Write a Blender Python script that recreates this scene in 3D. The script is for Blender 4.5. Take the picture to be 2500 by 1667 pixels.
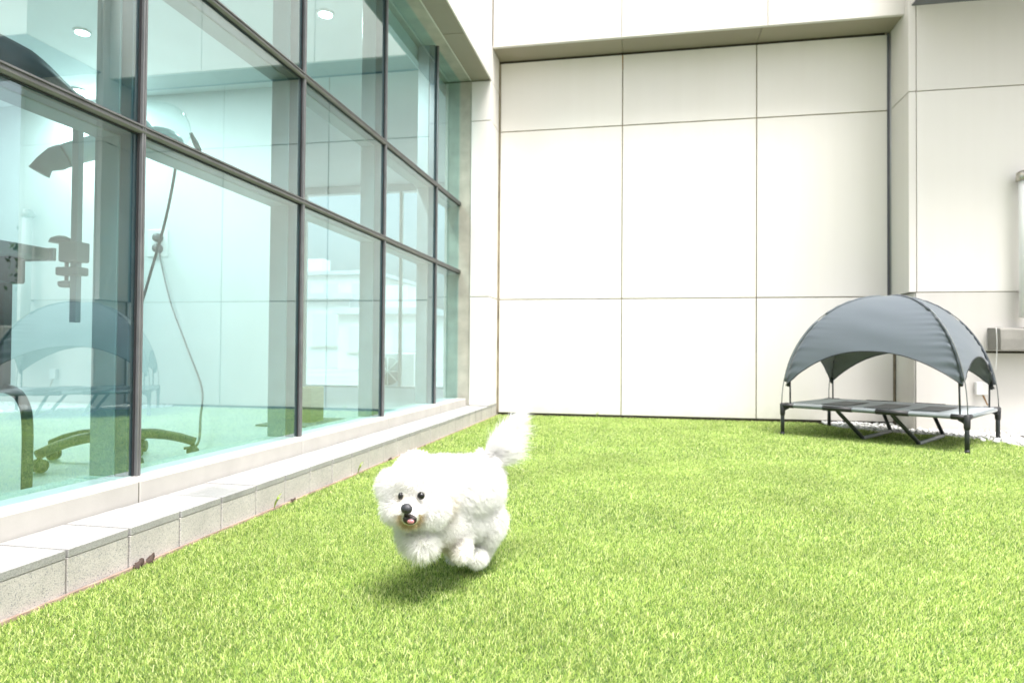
import bpy, bmesh, math, random
import numpy as np
from mathutils import Matrix, Vector

for o in list(bpy.data.objects):
    bpy.data.objects.remove(o)
scene = bpy.context.scene
C = scene.collection
rng = np.random.default_rng(7)
random.seed(7)

# ------------------------------------------------------------------ camera
fw = Vector((-0.19079, 0.98150, 0.01660)).normalized()
rt = Vector((0.98158, 0.19081, 0.00770))
rt = (rt - fw * rt.dot(fw)).normalized()
up = rt.cross(fw)
cam_data = bpy.data.cameras.new('camera')
cam = bpy.data.objects.new('camera', cam_data)
C.objects.link(cam)
cam.matrix_world = Matrix(((rt.x, up.x, -fw.x, 0.0), (rt.y, up.y, -fw.y, 0.0),
                           (rt.z, up.z, -fw.z, 0.6), (0, 0, 0, 1)))
cam_data.sensor_width = 36
cam_data.lens = 23.64
cam_data.clip_start = 0.02
cam_data.clip_end = 1500
cam_data.dof.use_dof = True
cam_data.dof.focus_distance = 1.9
cam_data.dof.aperture_fstop = 4.5
scene.camera = cam

# ------------------------------------------------------------------ world, sun, exposure
SUN_EL, SUN_AZ = math.radians(68), math.radians(142)      # azimuth from +Y towards +X
w = bpy.data.worlds.new('World'); scene.world = w; w.use_nodes = True
wn = w.node_tree; bg = wn.nodes['Background']
sky = wn.nodes.new('ShaderNodeTexSky'); sky.sky_type = 'NISHITA'; sky.sun_disc = False
sky.sun_elevation = SUN_EL; sky.sun_rotation = SUN_AZ
sky.dust_density = 6.0; sky.air_density = 1.2; sky.ozone_density = 1.0
hs = wn.nodes.new('ShaderNodeHueSaturation'); hs.inputs['Saturation'].default_value = 0.30
wn.links.new(sky.outputs[0], hs.inputs['Color']); wn.links.new(hs.outputs[0], bg.inputs['Color'])
bg.inputs['Strength'].default_value = 0.115
sd = bpy.data.lights.new('sun', 'SUN'); sd.energy = 2.3; sd.angle = math.radians(26); sd.color = (1.0, 0.965, 0.92)
sun = bpy.data.objects.new('sun', sd); C.objects.link(sun)
tosun = Vector((math.sin(SUN_AZ) * math.cos(SUN_EL), math.cos(SUN_AZ) * math.cos(SUN_EL), math.sin(SUN_EL)))
sun.rotation_euler = tosun.to_track_quat('Z', 'Y').to_euler()
sun.location = (6, -8, 12)
scene.view_settings.view_transform = 'Standard'
scene.view_settings.look = 'None'
scene.view_settings.exposure = 1.48
scene.view_settings.gamma = 1.0
scene.view_settings.use_curve_mapping = False
scene.render.engine = 'CYCLES'
scene.cycles.max_bounces = 10
scene.cycles.diffuse_bounces = 5
scene.cycles.transparent_max_bounces = 24
scene.cycles.glossy_bounces = 5
scene.cycles.caustics_reflective = False
scene.cycles.caustics_refractive = False
scene.cycles.use_denoising = True

# ------------------------------------------------------------------ materials
def newmat(name):
    m = bpy.data.materials.new(name); m.use_nodes = True
    return m, m.node_tree, m.node_tree.nodes['Principled BSDF']

def mat(name, col, rough=0.6, metal=0.0, var=0.0, scale=8.0, bump=0.0, bscale=60.0, spec=0.5, stretch=None):
    m, nt, p = newmat(name)
    p.inputs['Roughness'].default_value = rough
    p.inputs['Metallic'].default_value = metal
    p.inputs['Specular IOR Level'].default_value = spec
    p.inputs['Base Color'].default_value = (*col, 1)
    tc = nt.nodes.new('ShaderNodeTexCoord')
    src = tc.outputs['Object']
    if stretch:
        mp = nt.nodes.new('ShaderNodeMapping'); mp.inputs['Scale'].default_value = stretch
        nt.links.new(src, mp.inputs['Vector']); src = mp.outputs[0]
    if var > 0:
        n = nt.nodes.new('ShaderNodeTexNoise'); n.inputs['Scale'].default_value = scale; n.inputs['Detail'].default_value = 5
        nt.links.new(src, n.inputs['Vector'])
        r = nt.nodes.new('ShaderNodeMapRange')
        r.inputs[1].default_value = 0.3; r.inputs[2].default_value = 0.7
        r.inputs[3].default_value = 1 - var; r.inputs[4].default_value = 1 + var
        nt.links.new(n.outputs[0], r.inputs[0])
        mx = nt.nodes.new('ShaderNodeMix'); mx.data_type = 'RGBA'; mx.blend_type = 'MULTIPLY'
        mx.inputs[0].default_value = 1.0
        mx.inputs[6].default_value = (*col, 1)
        nt.links.new(r.outputs[0], mx.inputs[7])
        nt.links.new(mx.outputs[2], p.inputs['Base Color'])
        r2 = nt.nodes.new('ShaderNodeMapRange')
        r2.inputs[3].default_value = max(0, rough - .1); r2.inputs[4].default_value = min(1, rough + .1)
        nt.links.new(n.outputs[0], r2.inputs[0]); nt.links.new(r2.outputs[0], p.inputs['Roughness'])
    if bump > 0:
        n2 = nt.nodes.new('ShaderNodeTexNoise'); n2.inputs['Scale'].default_value = bscale; n2.inputs['Detail'].default_value = 4
        nt.links.new(src, n2.inputs['Vector'])
        b = nt.nodes.new('ShaderNodeBump'); b.inputs['Strength'].default_value = bump; b.inputs['Distance'].default_value = 0.004
        nt.links.new(n2.outputs[0], b.inputs['Height']); nt.links.new(b.outputs[0], p.inputs['Normal'])
    return m

def stone_mat(name, base, speck, stain=None):
    m, nt, p = newmat(name)
    g = nt.nodes.new('ShaderNodeNewGeometry')
    v = nt.nodes.new('ShaderNodeTexVoronoi'); v.inputs['Scale'].default_value = 380
    nt.links.new(g.outputs['Position'], v.inputs['Vector'])
    vr = nt.nodes.new('ShaderNodeSeparateColor'); nt.links.new(v.outputs['Color'], vr.inputs[0])
    cr = nt.nodes.new('ShaderNodeValToRGB')
    cr.color_ramp.elements[0].position = 0.0; cr.color_ramp.elements[0].color = (*speck, 1)
    cr.color_ramp.elements[1].position = 0.16; cr.color_ramp.elements[1].color = (base[0] * .8, base[1] * .8, base[2] * .8, 1)
    e = cr.color_ramp.elements.new(0.05); e.color = (speck[0] * 1.8, speck[1] * 1.8, speck[2] * 1.8, 1)
    e = cr.color_ramp.elements.new(0.5); e.color = (*base, 1)
    e = cr.color_ramp.elements.new(1.0); e.color = (base[0] * 1.1, base[1] * 1.1, base[2] * 1.1, 1)
    nt.links.new(vr.outputs[0], cr.inputs[0])
    n = nt.nodes.new('ShaderNodeTexNoise'); n.inputs['Scale'].default_value = 9; n.inputs['Detail'].default_value = 6
    nt.links.new(g.outputs['Position'], n.inputs['Vector'])
    r = nt.nodes.new('ShaderNodeMapRange'); r.inputs[1].default_value = .3; r.inputs[2].default_value = .75
    r.inputs[3].default_value = .86; r.inputs[4].default_value = 1.06
    nt.links.new(n.outputs[0], r.inputs[0])
    mx = nt.nodes.new('ShaderNodeMix'); mx.data_type = 'RGBA'; mx.blend_type = 'MULTIPLY'; mx.inputs[0].default_value = 1
    nt.links.new(cr.outputs[0], mx.inputs[6]); nt.links.new(r.outputs[0], mx.inputs[7])
    out = mx.outputs[2]
    if stain:                      # a damp patch on the ledge, a shape of its own
        sub = nt.nodes.new('ShaderNodeVectorMath'); sub.operation = 'SUBTRACT'; sub.inputs[1].default_value = stain
        nt.links.new(g.outputs['Position'], sub.inputs[0])
        mp = nt.nodes.new('ShaderNodeVectorMath'); mp.operation = 'MULTIPLY'; mp.inputs[1].default_value = (9, 7.5, 3)
        nt.links.new(sub.outputs[0], mp.inputs[0])
        ln = nt.nodes.new('ShaderNodeVectorMath'); ln.operation = 'LENGTH'; nt.links.new(mp.outputs[0], ln.inputs[0])
        n3 = nt.nodes.new('ShaderNodeTexNoise'); n3.inputs['Scale'].default_value = 22; nt.links.new(g.outputs['Position'], n3.inputs['Vector'])
        ad = nt.nodes.new('ShaderNodeMath'); ad.operation = 'ADD'; nt.links.new(ln.outputs['Value'], ad.inputs[0]); nt.links.new(n3.outputs[0], ad.inputs[1])
        mr = nt.nodes.new('ShaderNodeMapRange'); mr.inputs[1].default_value = .9; mr.inputs[2].default_value = 1.5
        mr.inputs[3].default_value = .55; mr.inputs[4].default_value = 0.0
        nt.links.new(ad.outputs[0], mr.inputs[0])
        m2 = nt.nodes.new('ShaderNodeMix'); m2.data_type = 'RGBA'; nt.links.new(mr.outputs[0], m2.inputs[0])
        nt.links.new(out, m2.inputs[6]); m2.inputs[7].default_value = (.16, .165, .16, 1)
        out = m2.outputs[2]
    nt.links.new(out, p.inputs['Base Color'])
    p.inputs['Roughness'].default_value = .65
    b = nt.nodes.new('ShaderNodeBump'); b.inputs['Strength'].default_value = .25; b.inputs['Distance'].default_value = .002
    nt.links.new(v.outputs['Distance'], b.inputs['Height']); nt.links.new(b.outputs[0], p.inputs['Normal'])
    return m

def panel_mat(name, base):
    """matt cream cladding: faint mottling, faint vertical rain streaks"""
    m, nt, p = newmat(name)
    g = nt.nodes.new('ShaderNodeNewGeometry')
    n = nt.nodes.new('ShaderNodeTexNoise'); n.inputs['Scale'].default_value = 1.3; n.inputs['Detail'].default_value = 6
    nt.links.new(g.outputs['Position'], n.inputs['Vector'])
    mp = nt.nodes.new('ShaderNodeMapping'); mp.inputs['Scale'].default_value = (11, 11, .35)
    nt.links.new(g.outputs['Position'], mp.inputs['Vector'])
    n2 = nt.nodes.new('ShaderNodeTexNoise'); n2.inputs['Scale'].default_value = 1; n2.inputs['Detail'].default_value = 5
    nt.links.new(mp.outputs[0], n2.inputs['Vector'])
    a = nt.nodes.new('ShaderNodeMath'); a.operation = 'ADD'; nt.links.new(n.outputs[0], a.inputs[0]); nt.links.new(n2.outputs[0], a.inputs[1])
    cr = nt.nodes.new('ShaderNodeValToRGB')
    cr.color_ramp.elements[0].position = .3; cr.color_ramp.elements[0].color = (base[0] * .965, base[1] * .96, base[2] * .95, 1)
    cr.color_ramp.elements[1].position = .62; cr.color_ramp.elements[1].color = (*base, 1)
    h = nt.nodes.new('ShaderNodeMath'); h.operation = 'MULTIPLY'; h.inputs[1].default_value = .5
    nt.links.new(a.outputs[0], h.inputs[0]); nt.links.new(h.outputs[0], cr.inputs[0])
    oi = nt.nodes.new('ShaderNodeObjectInfo')
    rr = nt.nodes.new('ShaderNodeMapRange'); rr.inputs[3].default_value = .955; rr.inputs[4].default_value = 1.03
    nt.links.new(oi.outputs['Random'], rr.inputs[0])
    m1 = nt.nodes.new('ShaderNodeMix'); m1.data_type = 'RGBA'; m1.blend_type = 'MULTIPLY'; m1.inputs[0].default_value = 1
    nt.links.new(cr.outputs[0], m1.inputs[6]); nt.links.new(rr.outputs[0], m1.inputs[7])
    sx_ = nt.nodes.new('ShaderNodeSeparateXYZ'); nt.links.new(g.outputs['Position'], sx_.inputs[0])
    nd = nt.nodes.new('ShaderNodeTexNoise'); nd.inputs['Scale'].default_value = 7; nd.inputs['Detail'].default_value = 7; nd.inputs['Roughness'].default_value = .7
    nt.links.new(g.outputs['Position'], nd.inputs['Vector'])
    zz_ = nt.nodes.new('ShaderNodeMapRange'); zz_.inputs[1].default_value = .30; zz_.inputs[2].default_value = .02; zz_.inputs[3].default_value = 0; zz_.inputs[4].default_value = 1
    nt.links.new(sx_.outputs['Z'], zz_.inputs[0])
    dm = nt.nodes.new('ShaderNodeMath'); dm.operation = 'MULTIPLY'; nt.links.new(zz_.outputs[0], dm.inputs[0]); nt.links.new(nd.outputs[0], dm.inputs[1])
    dr_ = nt.nodes.new('ShaderNodeMapRange'); dr_.inputs[1].default_value = .3; dr_.inputs[2].default_value = .8; dr_.inputs[3].default_value = 0; dr_.inputs[4].default_value = .4
    nt.links.new(dm.outputs[0], dr_.inputs[0])
    m2 = nt.nodes.new('ShaderNodeMix'); m2.data_type = 'RGBA'; nt.links.new(dr_.outputs[0], m2.inputs[0])
    nt.links.new(m1.outputs[2], m2.inputs[6]); m2.inputs[7].default_value = (.42, .37, .29, 1)
    nt.links.new(m2.outputs[2], p.inputs['Base Color'])
    p.inputs['Roughness'].default_value = .55
    n3 = nt.nodes.new('ShaderNodeTexNoise'); n3.inputs['Scale'].default_value = 240
    nt.links.new(g.outputs['Position'], n3.inputs['Vector'])
    b = nt.nodes.new('ShaderNodeBump'); b.inputs['Strength'].default_value = .12; b.inputs['Distance'].default_value = .002
    nt.links.new(n3.outputs[0], b.inputs['Height']); nt.links.new(b.outputs[0], p.inputs['Normal'])
    return m

def glass_mat(name, tint, ior):
    m = bpy.data.materials.new(name); m.use_nodes = True; nt = m.node_tree; nt.nodes.clear()
    out = nt.nodes.new('ShaderNodeOutputMaterial')
    tr = nt.nodes.new('ShaderNodeBsdfTransparent'); tr.inputs[0].default_value = (*tint, 1)
    gl = nt.nodes.new('ShaderNodeBsdfGlossy'); gl.inputs['Roughness'].default_value = 0.0
    gl.inputs['Color'].default_value = (.88, 1.0, .99, 1)
    fr = nt.nodes.new('ShaderNodeFresnel'); fr.inputs['IOR'].default_value = ior
    mx = nt.nodes.new('ShaderNodeMixShader')
    gm = nt.nodes.new('ShaderNodeNewGeometry'); fa = nt.nodes.new('ShaderNodeMath'); fa.operation = 'SUBTRACT'; fa.inputs[0].default_value = 1.0
    nt.links.new(gm.outputs['Backfacing'], fa.inputs[1])       # only the outer face of the slab mirrors
    fm_ = nt.nodes.new('ShaderNodeMath'); fm_.operation = 'MULTIPLY'; nt.links.new(fr.outputs[0], fm_.inputs[0]); nt.links.new(fa.outputs[0], fm_.inputs[1])
    nt.links.new(fm_.outputs[0], mx.inputs[0]); nt.links.new(tr.outputs[0], mx.inputs[1]); nt.links.new(gl.outputs[0], mx.inputs[2])
    nt.links.new(mx.outputs[0], out.inputs[0])
    return m

def emit_mat(name, col, s):
    m = bpy.data.materials.new(name); m.use_nodes = True; nt = m.node_tree; nt.nodes.clear()
    out = nt.nodes.new('ShaderNodeOutputMaterial'); e = nt.nodes.new('ShaderNodeEmission')
    e.inputs[0].default_value = (*col, 1); e.inputs[1].default_value = s
    nt.links.new(e.outputs[0], out.inputs[0]); return m

M = {}
M['panel'] = panel_mat('cream_cladding', (.775, .745, .715))
M['soffit'] = panel_mat('shaded_soffit_cladding', (.31, .275, .215))  # cladding colour darkened to paint in the shade under the soffits
M['panel_grey'] = panel_mat('pale_grey_cladding', (.67, .645, .615))
M['joint'] = mat('joint_sealant', (.32, .275, .20), .9, var=.35, scale=6)
M['joint_pale'] = mat('pale_sealant', (.42, .40, .34), .9, var=.2, scale=6)
M['dark'] = mat('dark_gap', (.035, .03, .02), .9, var=.3, scale=5)
M['stone'] = stone_mat('speckled_granite', (.52, .49, .47), (.2, .2, .21))
M['cap'] = stone_mat('pale_granite_cap', (.345, .34, .335), (.22, .22, .22), stain=(-1.44, 2.10, .112))
M['mortar'] = mat('mortar', (.10, .09, .07), .95, var=.3, scale=30)
M['sill'] = mat('cream_sill', (.48, .462, .435), .6, var=.08, scale=7, bump=.1, bscale=150)
M['alu'] = mat('grey_aluminium', (.20, .20, .21), .42, .4, var=.12, scale=14, stretch=(1, 1, 1))
M['alu_dark'] = mat('dark_aluminium', (.16, .165, .19), .45, .3, var=.15, scale=9)
M['alu_mid'] = mat('mid_aluminium', (.36, .37, .385), .5, .2, var=.08, scale=9)
M['gasket'] = mat('black_gasket', (.022, .022, .025), .6)
M['frame_pale'] = mat('pale_frame', (.66, .64, .58), .55, var=.06, scale=6)
M['glass'] = glass_mat('tinted_glass', (.735, .915, .935), 3.2)
M['clear'] = glass_mat('clear_glass', (.95, .98, .98), 1.45)
M['terra'] = mat('terracotta_edging', (.30, .215, .175), .85, var=.3, scale=20, bump=.3, bscale=90)
M['white'] = mat('white_paint', (.70, .72, .72), .6, var=.03, scale=3)
M['floor'] = mat('pale_vinyl', (.62, .66, .64), .35, var=.06, scale=2, stretch=(1, 6, 1))
M['ground'] = mat('pale_concrete', (.34, .335, .32), .9, var=.18, scale=.5)
M['soil'] = mat('turf_backing', (.09, .14, .03), .95, var=.4, scale=60)
M['black'] = mat('black_steel', (.022, .024, .028), .45, var=.2, scale=30)
M['black_soft'] = mat('paled_black_steel', (.065, .072, .075), .5, var=.2, scale=30)  # black steel paled in colour to imitate glass reflections veiling the equipment
M['rod'] = mat('grey_fibreglass_rod', (.14, .15, .15), .5)
M['bedframe'] = mat('black_tube', (.018, .022, .024), .38, var=.2, scale=40)
M['plastic'] = mat('black_plastic', (.016, .016, .018), .5)
M['hose'] = mat('dark_rubber', (.03, .045, .06), .35, var=.3, scale=20)
M['nozzle'] = mat('grey_nozzle', (.24, .24, .235), .5)
M['socket'] = mat('white_plastic', (.80, .80, .79), .4)
M['steel'] = mat('brushed_steel', (.48, .45, .40), .3, .9, var=.3, scale=30)
M['tarp'] = mat('grey_cover_cloth', (.25, .24, .22), .85, var=.12, scale=9, bump=.3, bscale=25)
M['pebble'] = mat('white_pebble', (.78, .78, .77), .6, var=.1, scale=30)
M['leafdry'] = mat('dry_leaf', (.05, .03, .022), .8, var=.4, scale=60)
M['weed'] = mat('weed_leaf', (.20, .28, .04), .7, var=.3, scale=60)
M['wood'] = mat('pale_plywood', (.55, .44, .25), .6, var=.15, scale=6, stretch=(1, 1, 9))
M['mat'] = mat('grey_rubber_mat', (.22, .24, .23), .8, var=.1, scale=9)
M['lamp'] = emit_mat('downlight_glow', (1.0, .97, .92), 9.0)
M['rust'] = mat('rust_streak', (.30, .17, .07), .9, var=.4, scale=50)
M['townA'] = mat('render_wall', (.70, .69, .67), .9, var=.08, scale=.6)
M['townB'] = mat('grey_render_wall', (.62, .63, .63), .9, var=.08, scale=.6)
M['townwin'] = mat('far_window_glass', (.58, .60, .62), .15)
M['roof'] = mat('roof_sheet', (.52, .54, .57), .8, var=.15, scale=.8)
M['bark'] = mat('bark', (.09, .065, .045), .9, var=.3, scale=12)

def fabric_mat(name, col, col2, trans, scale=420, tcol=None):
    m = bpy.data.materials.new(name); m.use_nodes = True; nt = m.node_tree; nt.nodes.clear()
    out = nt.nodes.new('ShaderNodeOutputMaterial')
    tc = nt.nodes.new('ShaderNodeTexCoord')
    n = nt.nodes.new('ShaderNodeTexNoise'); n.inputs['Scale'].default_value = scale
    nt.links.new(tc.outputs['Object'], n.inputs['Vector'])
    cr = nt.nodes.new('ShaderNodeValToRGB'); cr.color_ramp.elements[0].color = (*col2, 1); cr.color_ramp.elements[1].color = (*col, 1)
    cr.color_ramp.elements[0].position = .35; cr.color_ramp.elements[1].position = .6
    nt.links.new(n.outputs[0], cr.inputs[0])
    p = nt.nodes.new('ShaderNodeBsdfPrincipled'); p.inputs['Roughness'].default_value = .7
    p.inputs['Sheen Weight'].default_value = .3
    nt.links.new(cr.outputs[0], p.inputs['Base Color'])
    t = nt.nodes.new('ShaderNodeBsdfTranslucent')
    if tcol: t.inputs[0].default_value = (*tcol, 1)
    else: nt.links.new(cr.outputs[0], t.inputs[0])
    mx = nt.nodes.new('ShaderNodeMixShader'); mx.inputs[0].default_value = trans
    nt.links.new(p.outputs[0], mx.inputs[1]); nt.links.new(t.outputs[0], mx.inputs[2]); nt.links.new(mx.outputs[0], out.inputs[0])
    return m
M['canopy'] = fabric_mat('grey_blue_nylon', (.125, .152, .188), (.10, .122, .15), .30, tcol=(.62, .66, .56))
M['rail'] = fabric_mat('rail_cloth', (.15, .175, .185), (.12, .14, .15), .0)
M['seam'] = fabric_mat('dark_seam_cloth', (.07, .085, .105), (.04, .05, .065), .05)
M['bedcloth'] = fabric_mat('grey_bed_cloth', (.38, .42, .44), (.31, .35, .37), .05)
M['meshcloth'] = fabric_mat('black_mesh', (.05, .045, .038), (.012, .012, .011), .1, 300)

def grass_mat():
    m = bpy.data.materials.new('artificial_turf'); m.use_nodes = True; nt = m.node_tree; nt.nodes.clear()
    out = nt.nodes.new('ShaderNodeOutputMaterial')
    g = nt.nodes.new('ShaderNodeNewGeometry')
    cr = nt.nodes.new('ShaderNodeValToRGB')
    els = [(0.0, (.03, .09, .022)), (.16, (.16, .30, .06)), (.42, (.40, .55, .12)), (.75, (.60, .71, .22)), (1.0, (.84, .85, .46))]
    cr.color_ramp.elements[0].position = 0; cr.color_ramp.elements[0].color = (*els[0][1], 1)
    cr.color_ramp.elements[1].position = 1; cr.color_ramp.elements[1].color = (*els[-1][1], 1)
    for pos, c in els[1:-1]:
        e = cr.color_ramp.elements.new(pos); e.color = (*c, 1)
    nt.links.new(g.outputs['Random Per Island'], cr.inputs[0])
    n = nt.nodes.new('ShaderNodeTexNoise'); n.inputs['Scale'].default_value = 2.2; n.inputs['Detail'].default_value = 5
    nt.links.new(g.outputs['Position'], n.inputs['Vector'])
    r = nt.nodes.new('ShaderNodeMapRange'); r.inputs[1].default_value = .3; r.inputs[2].default_value = .7
    r.inputs[3].default_value = .84; r.inputs[4].default_value = 1.16
    nt.links.new(n.outputs[0], r.inputs[0])
    mx = nt.nodes.new('ShaderNodeMix'); mx.data_type = 'RGBA'; mx.blend_type = 'MULTIPLY'; mx.inputs[0].default_value = 1
    nt.links.new(cr.outputs[0], mx.inputs[6]); nt.links.new(r.outputs[0], mx.inputs[7])
    p = nt.nodes.new('ShaderNodeBsdfPrincipled'); p.inputs['Roughness'].default_value = .42; p.inputs['Specular IOR Level'].default_value = .45
    nt.links.new(mx.outputs[2], p.inputs['Base Color'])
    t = nt.nodes.new('ShaderNodeBsdfTranslucent'); nt.links.new(mx.outputs[2], t.inputs[0])
    ms = nt.nodes.new('ShaderNodeMixShader'); ms.inputs[0].default_value = .40
    nt.links.new(p.outputs[0], ms.inputs[1]); nt.links.new(t.outputs[0], ms.inputs[2]); nt.links.new(ms.outputs[0], out.inputs[0])
    return m
M['grass'] = grass_mat()

def leaf_mat(name, c0, c1):
    m, nt, p = newmat(name)
    g = nt.nodes.new('ShaderNodeNewGeometry')
    cr = nt.nodes.new('ShaderNodeValToRGB'); cr.color_ramp.elements[0].color = (*c0, 1); cr.color_ramp.elements[1].color = (*c1, 1)
    nt.links.new(g.outputs['Random Per Island'], cr.inputs[0]); nt.links.new(cr.outputs[0], p.inputs['Base Color'])
    p.inputs['Roughness'].default_value = .6
    return m
M['leaves'] = leaf_mat('tree_leaves', (.03, .06, .015), (.10, .15, .04))

def fur_mat():
    m = bpy.data.materials.new('white_fur'); m.use_nodes = True; nt = m.node_tree; nt.nodes.clear()
    out = nt.nodes.new('ShaderNodeOutputMaterial')
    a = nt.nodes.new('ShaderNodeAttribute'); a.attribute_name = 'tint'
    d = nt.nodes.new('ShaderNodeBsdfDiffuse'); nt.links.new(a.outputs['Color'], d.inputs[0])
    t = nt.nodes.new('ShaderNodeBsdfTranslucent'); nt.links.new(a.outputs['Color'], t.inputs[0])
    ms = nt.nodes.new('ShaderNodeMixShader'); ms.inputs[0].default_value = .42
    nt.links.new(d.outputs[0], ms.inputs[1]); nt.links.new(t.outputs[0], ms.inputs[2])
    nt.links.new(ms.outputs[0], out.inputs[0])
    return m
M['fur'] = fur_mat()
M['skin'] = mat('dog_undercoat', (.80, .78, .74), .9, var=.05, scale=30)
M['nose'] = mat('dog_nose', (.035, .035, .042), .38, bump=.3, bscale=500)
M['eye'] = mat('dog_eye', (.008, .007, .007), .06)
M['lips'] = mat('dark_lips', (.02, .012, .012), .45)
M['tongue'] = mat('pink_tongue', (.50, .20, .22), .4)

# ------------------------------------------------------------------ object helpers
BASE = {}
def tag(o, label=None, cat=None, group=None, kind=None):
    if label: o['label'] = label
    if cat: o['category'] = cat
    if group: o['group'] = group
    if kind: o['kind'] = kind
    return o

def thing(name, base, label, cat, group=None):
    o = bpy.data.objects.new(name, None); C.objects.link(o)
    o.empty_display_size = .1
    o.location = base; BASE[o.name] = Vector(base)
    return tag(o, label, cat, group)

def link(name, me, m, parent=None, base=None):
    """verts are world coordinates; they are moved into the thing's own frame"""
    o = bpy.data.objects.new(name, me); C.objects.link(o)
    if m is not None: me.materials.append(M[m] if isinstance(m, str) else m)
    if parent is not None:
        b = BASE[parent.name]; o.parent = parent
        me.transform(Matrix.Translation(-b)); BASE[o.name] = b
    else:
        b = Vector(base) if base is not None else Vector((0, 0, 0))
        me.transform(Matrix.Translation(-b)); o.location = b; BASE[o.name] = b
    return o

def smooth(me):
    me.polygons.foreach_set('use_smooth', [True] * len(me.polygons)); return me

def bm_box(bm, x0, x1, y0, y1, z0, z1):
    v = [bm.verts.new((x, y, z)) for z in (z0, z1) for y in (y0, y1) for x in (x0, x1)]
    for f in ((0, 2, 3, 1), (4, 5, 7, 6), (0, 1, 5, 4), (2, 6, 7, 3), (0, 4, 6, 2), (1, 3, 7, 5)):
        bm.faces.new([v[i] for i in f])
    return v

def bm_done(bm, name, bevel=0, seg=1):
    if bevel > 0:
        bmesh.ops.bevel(bm, geom=list(bm.edges), offset=bevel, segments=seg, affect='EDGES', profile=.5)
    bmesh.ops.recalc_face_normals(bm, faces=bm.faces)
    me = bpy.data.meshes.new(name); bm.to_mesh(me); bm.free(); return me

def box(name, b, m, parent=None, bevel=0.0, base=None):
    bm = bmesh.new(); bm_box(bm, *b)
    return link(name, bm_done(bm, name, bevel), m, parent, base)

def tube_bm(bm, pts, radii, n=10, cap=True):
    pts = [Vector(p) for p in pts]
    if not hasattr(radii, '__len__'): radii = [radii] * len(pts)
    rings = []; prev = None
    for i, p in enumerate(pts):
        t = (pts[min(i + 1, len(pts) - 1)] - pts[max(i - 1, 0)]).normalized()
        if prev is None:
            a = Vector((0, 0, 1)) if abs(t.z) < .9 else Vector((1, 0, 0))
            u = t.cross(a).normalized()
        else:
            u = (prev - t * prev.dot(t)).normalized()
        prev = u; v = t.cross(u)
        rings.append([bm.verts.new(p + (u * math.cos(k * 2 * math.pi / n) + v * math.sin(k * 2 * math.pi / n)) * radii[i]) for k in range(n)])
    for a, b in zip(rings, rings[1:]):
        for k in range(n):
            bm.faces.new((a[k], a[(k + 1) % n], b[(k + 1) % n], b[k]))
    if cap:
        bm.faces.new(rings[0][::-1]); bm.faces.new(rings[-1])

def tube(name, pts, r, m, parent=None, n=10, base=None):
    bm = bmesh.new(); tube_bm(bm, pts, r, n)
    return link(name, smooth(bm_done(bm, name)), m, parent, base)

def bez(pts, k=8):
    """Catmull-Rom through points"""
    P = [Vector(p) for p in pts]; P = [P[0] * 2 - P[1]] + P + [P[-1] * 2 - P[-2]]
    out = []
    for i in range(1, len(P) - 2):
        for j in range(k):
            t = j / k; a, b, c, d = P[i - 1], P[i], P[i + 1], P[i + 2]
            out.append(.5 * ((2 * b) + (c - a) * t + (2 * a - 5 * b + 4 * c - d) * t * t + (3 * b - a - 3 * c + d) * t ** 3))
    out.append(P[-2]); return out

def ellip(name, c, r, m, parent=None, rot=None, sub=3, base=None):
    bm = bmesh.new(); bmesh.ops.create_icosphere(bm, subdivisions=sub, radius=1)
    mx = Matrix.Translation(Vector(c)) @ (rot.to_4x4() if rot else Matrix.Identity(4)) @ Matrix.Diagonal((*r, 1))
    bm.transform(mx)
    return link(name, smooth(bm_done(bm, name)), m, parent, base)

def pydata(name, v, f, m, parent=None, base=None, sm=False):
    me = bpy.data.meshes.new(name); me.from_pydata([tuple(p) for p in v], [], f); me.update()
    if sm: smooth(me)
    return link(name, me, m, parent, base)

# ------------------------------------------------------------------ key dimensions
XL, XG, XSO, XS = -1.375, -1.672, -1.560, -1.588      # outer wall plane, glass, soffit inner edge, sill front
D, DF, DR, YC = 6.334, 6.012, 5.925, 5.985            # recess wall, fascia, pier front, column front
XR, XRC, XPE = 2.097, 2.107, 3.10                     # recess right side, pier corner, pier end
ZS, ZJ1, ZJ2, ZLS = 3.410, 2.729, 1.109, 3.101
J1, J2 = -.195, .999
ZT1, ZT2, ZH, ZSILL, ZLED = 1.342, 1.969, 3.159, .170, .1122
MUL = [-2.39, -1.30, -.205, .885, 1.981, 3.072, 4.152, 5.272, 6.246]
FLOOR = .08

# ------------------------------------------------------------------ ground and turf
gr = pydata('ground', [(-300, -300, -.035), (300, -300, -.035), (300, 300, -.035), (-300, 300, -.035)], [(0, 1, 2, 3)], 'ground')
tag(gr, 'pale concrete ground under the artificial lawn', kind='structure')
EDGE = [(1.50, 6.25), (1.62, 5.93), (1.973, 5.64), (2.237, 5.55), (2.40, 5.40), (2.46, 5.25), (2.47, 5.05), (2.52, 4.80), (2.7, 4.6), (3.1, 4.4), (4.2, 4.2)]
EX = np.array([e[0] for e in EDGE]); EY = np.array([e[1] for e in EDGE])
TURF_END = 4.2
tv = [(XL + .012, -3.2, 0), (TURF_END, -3.2, 0)] + [(x, y, 0) for x, y in EDGE[::-1]] + [(1.5, D, 0), (XL + .012, D, 0)]
tf = pydata('lawn', tv, [tuple(range(len(tv)))], 'soil')
tag(tf, 'bright green artificial lawn in front of the cream wall', kind='structure')

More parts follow.
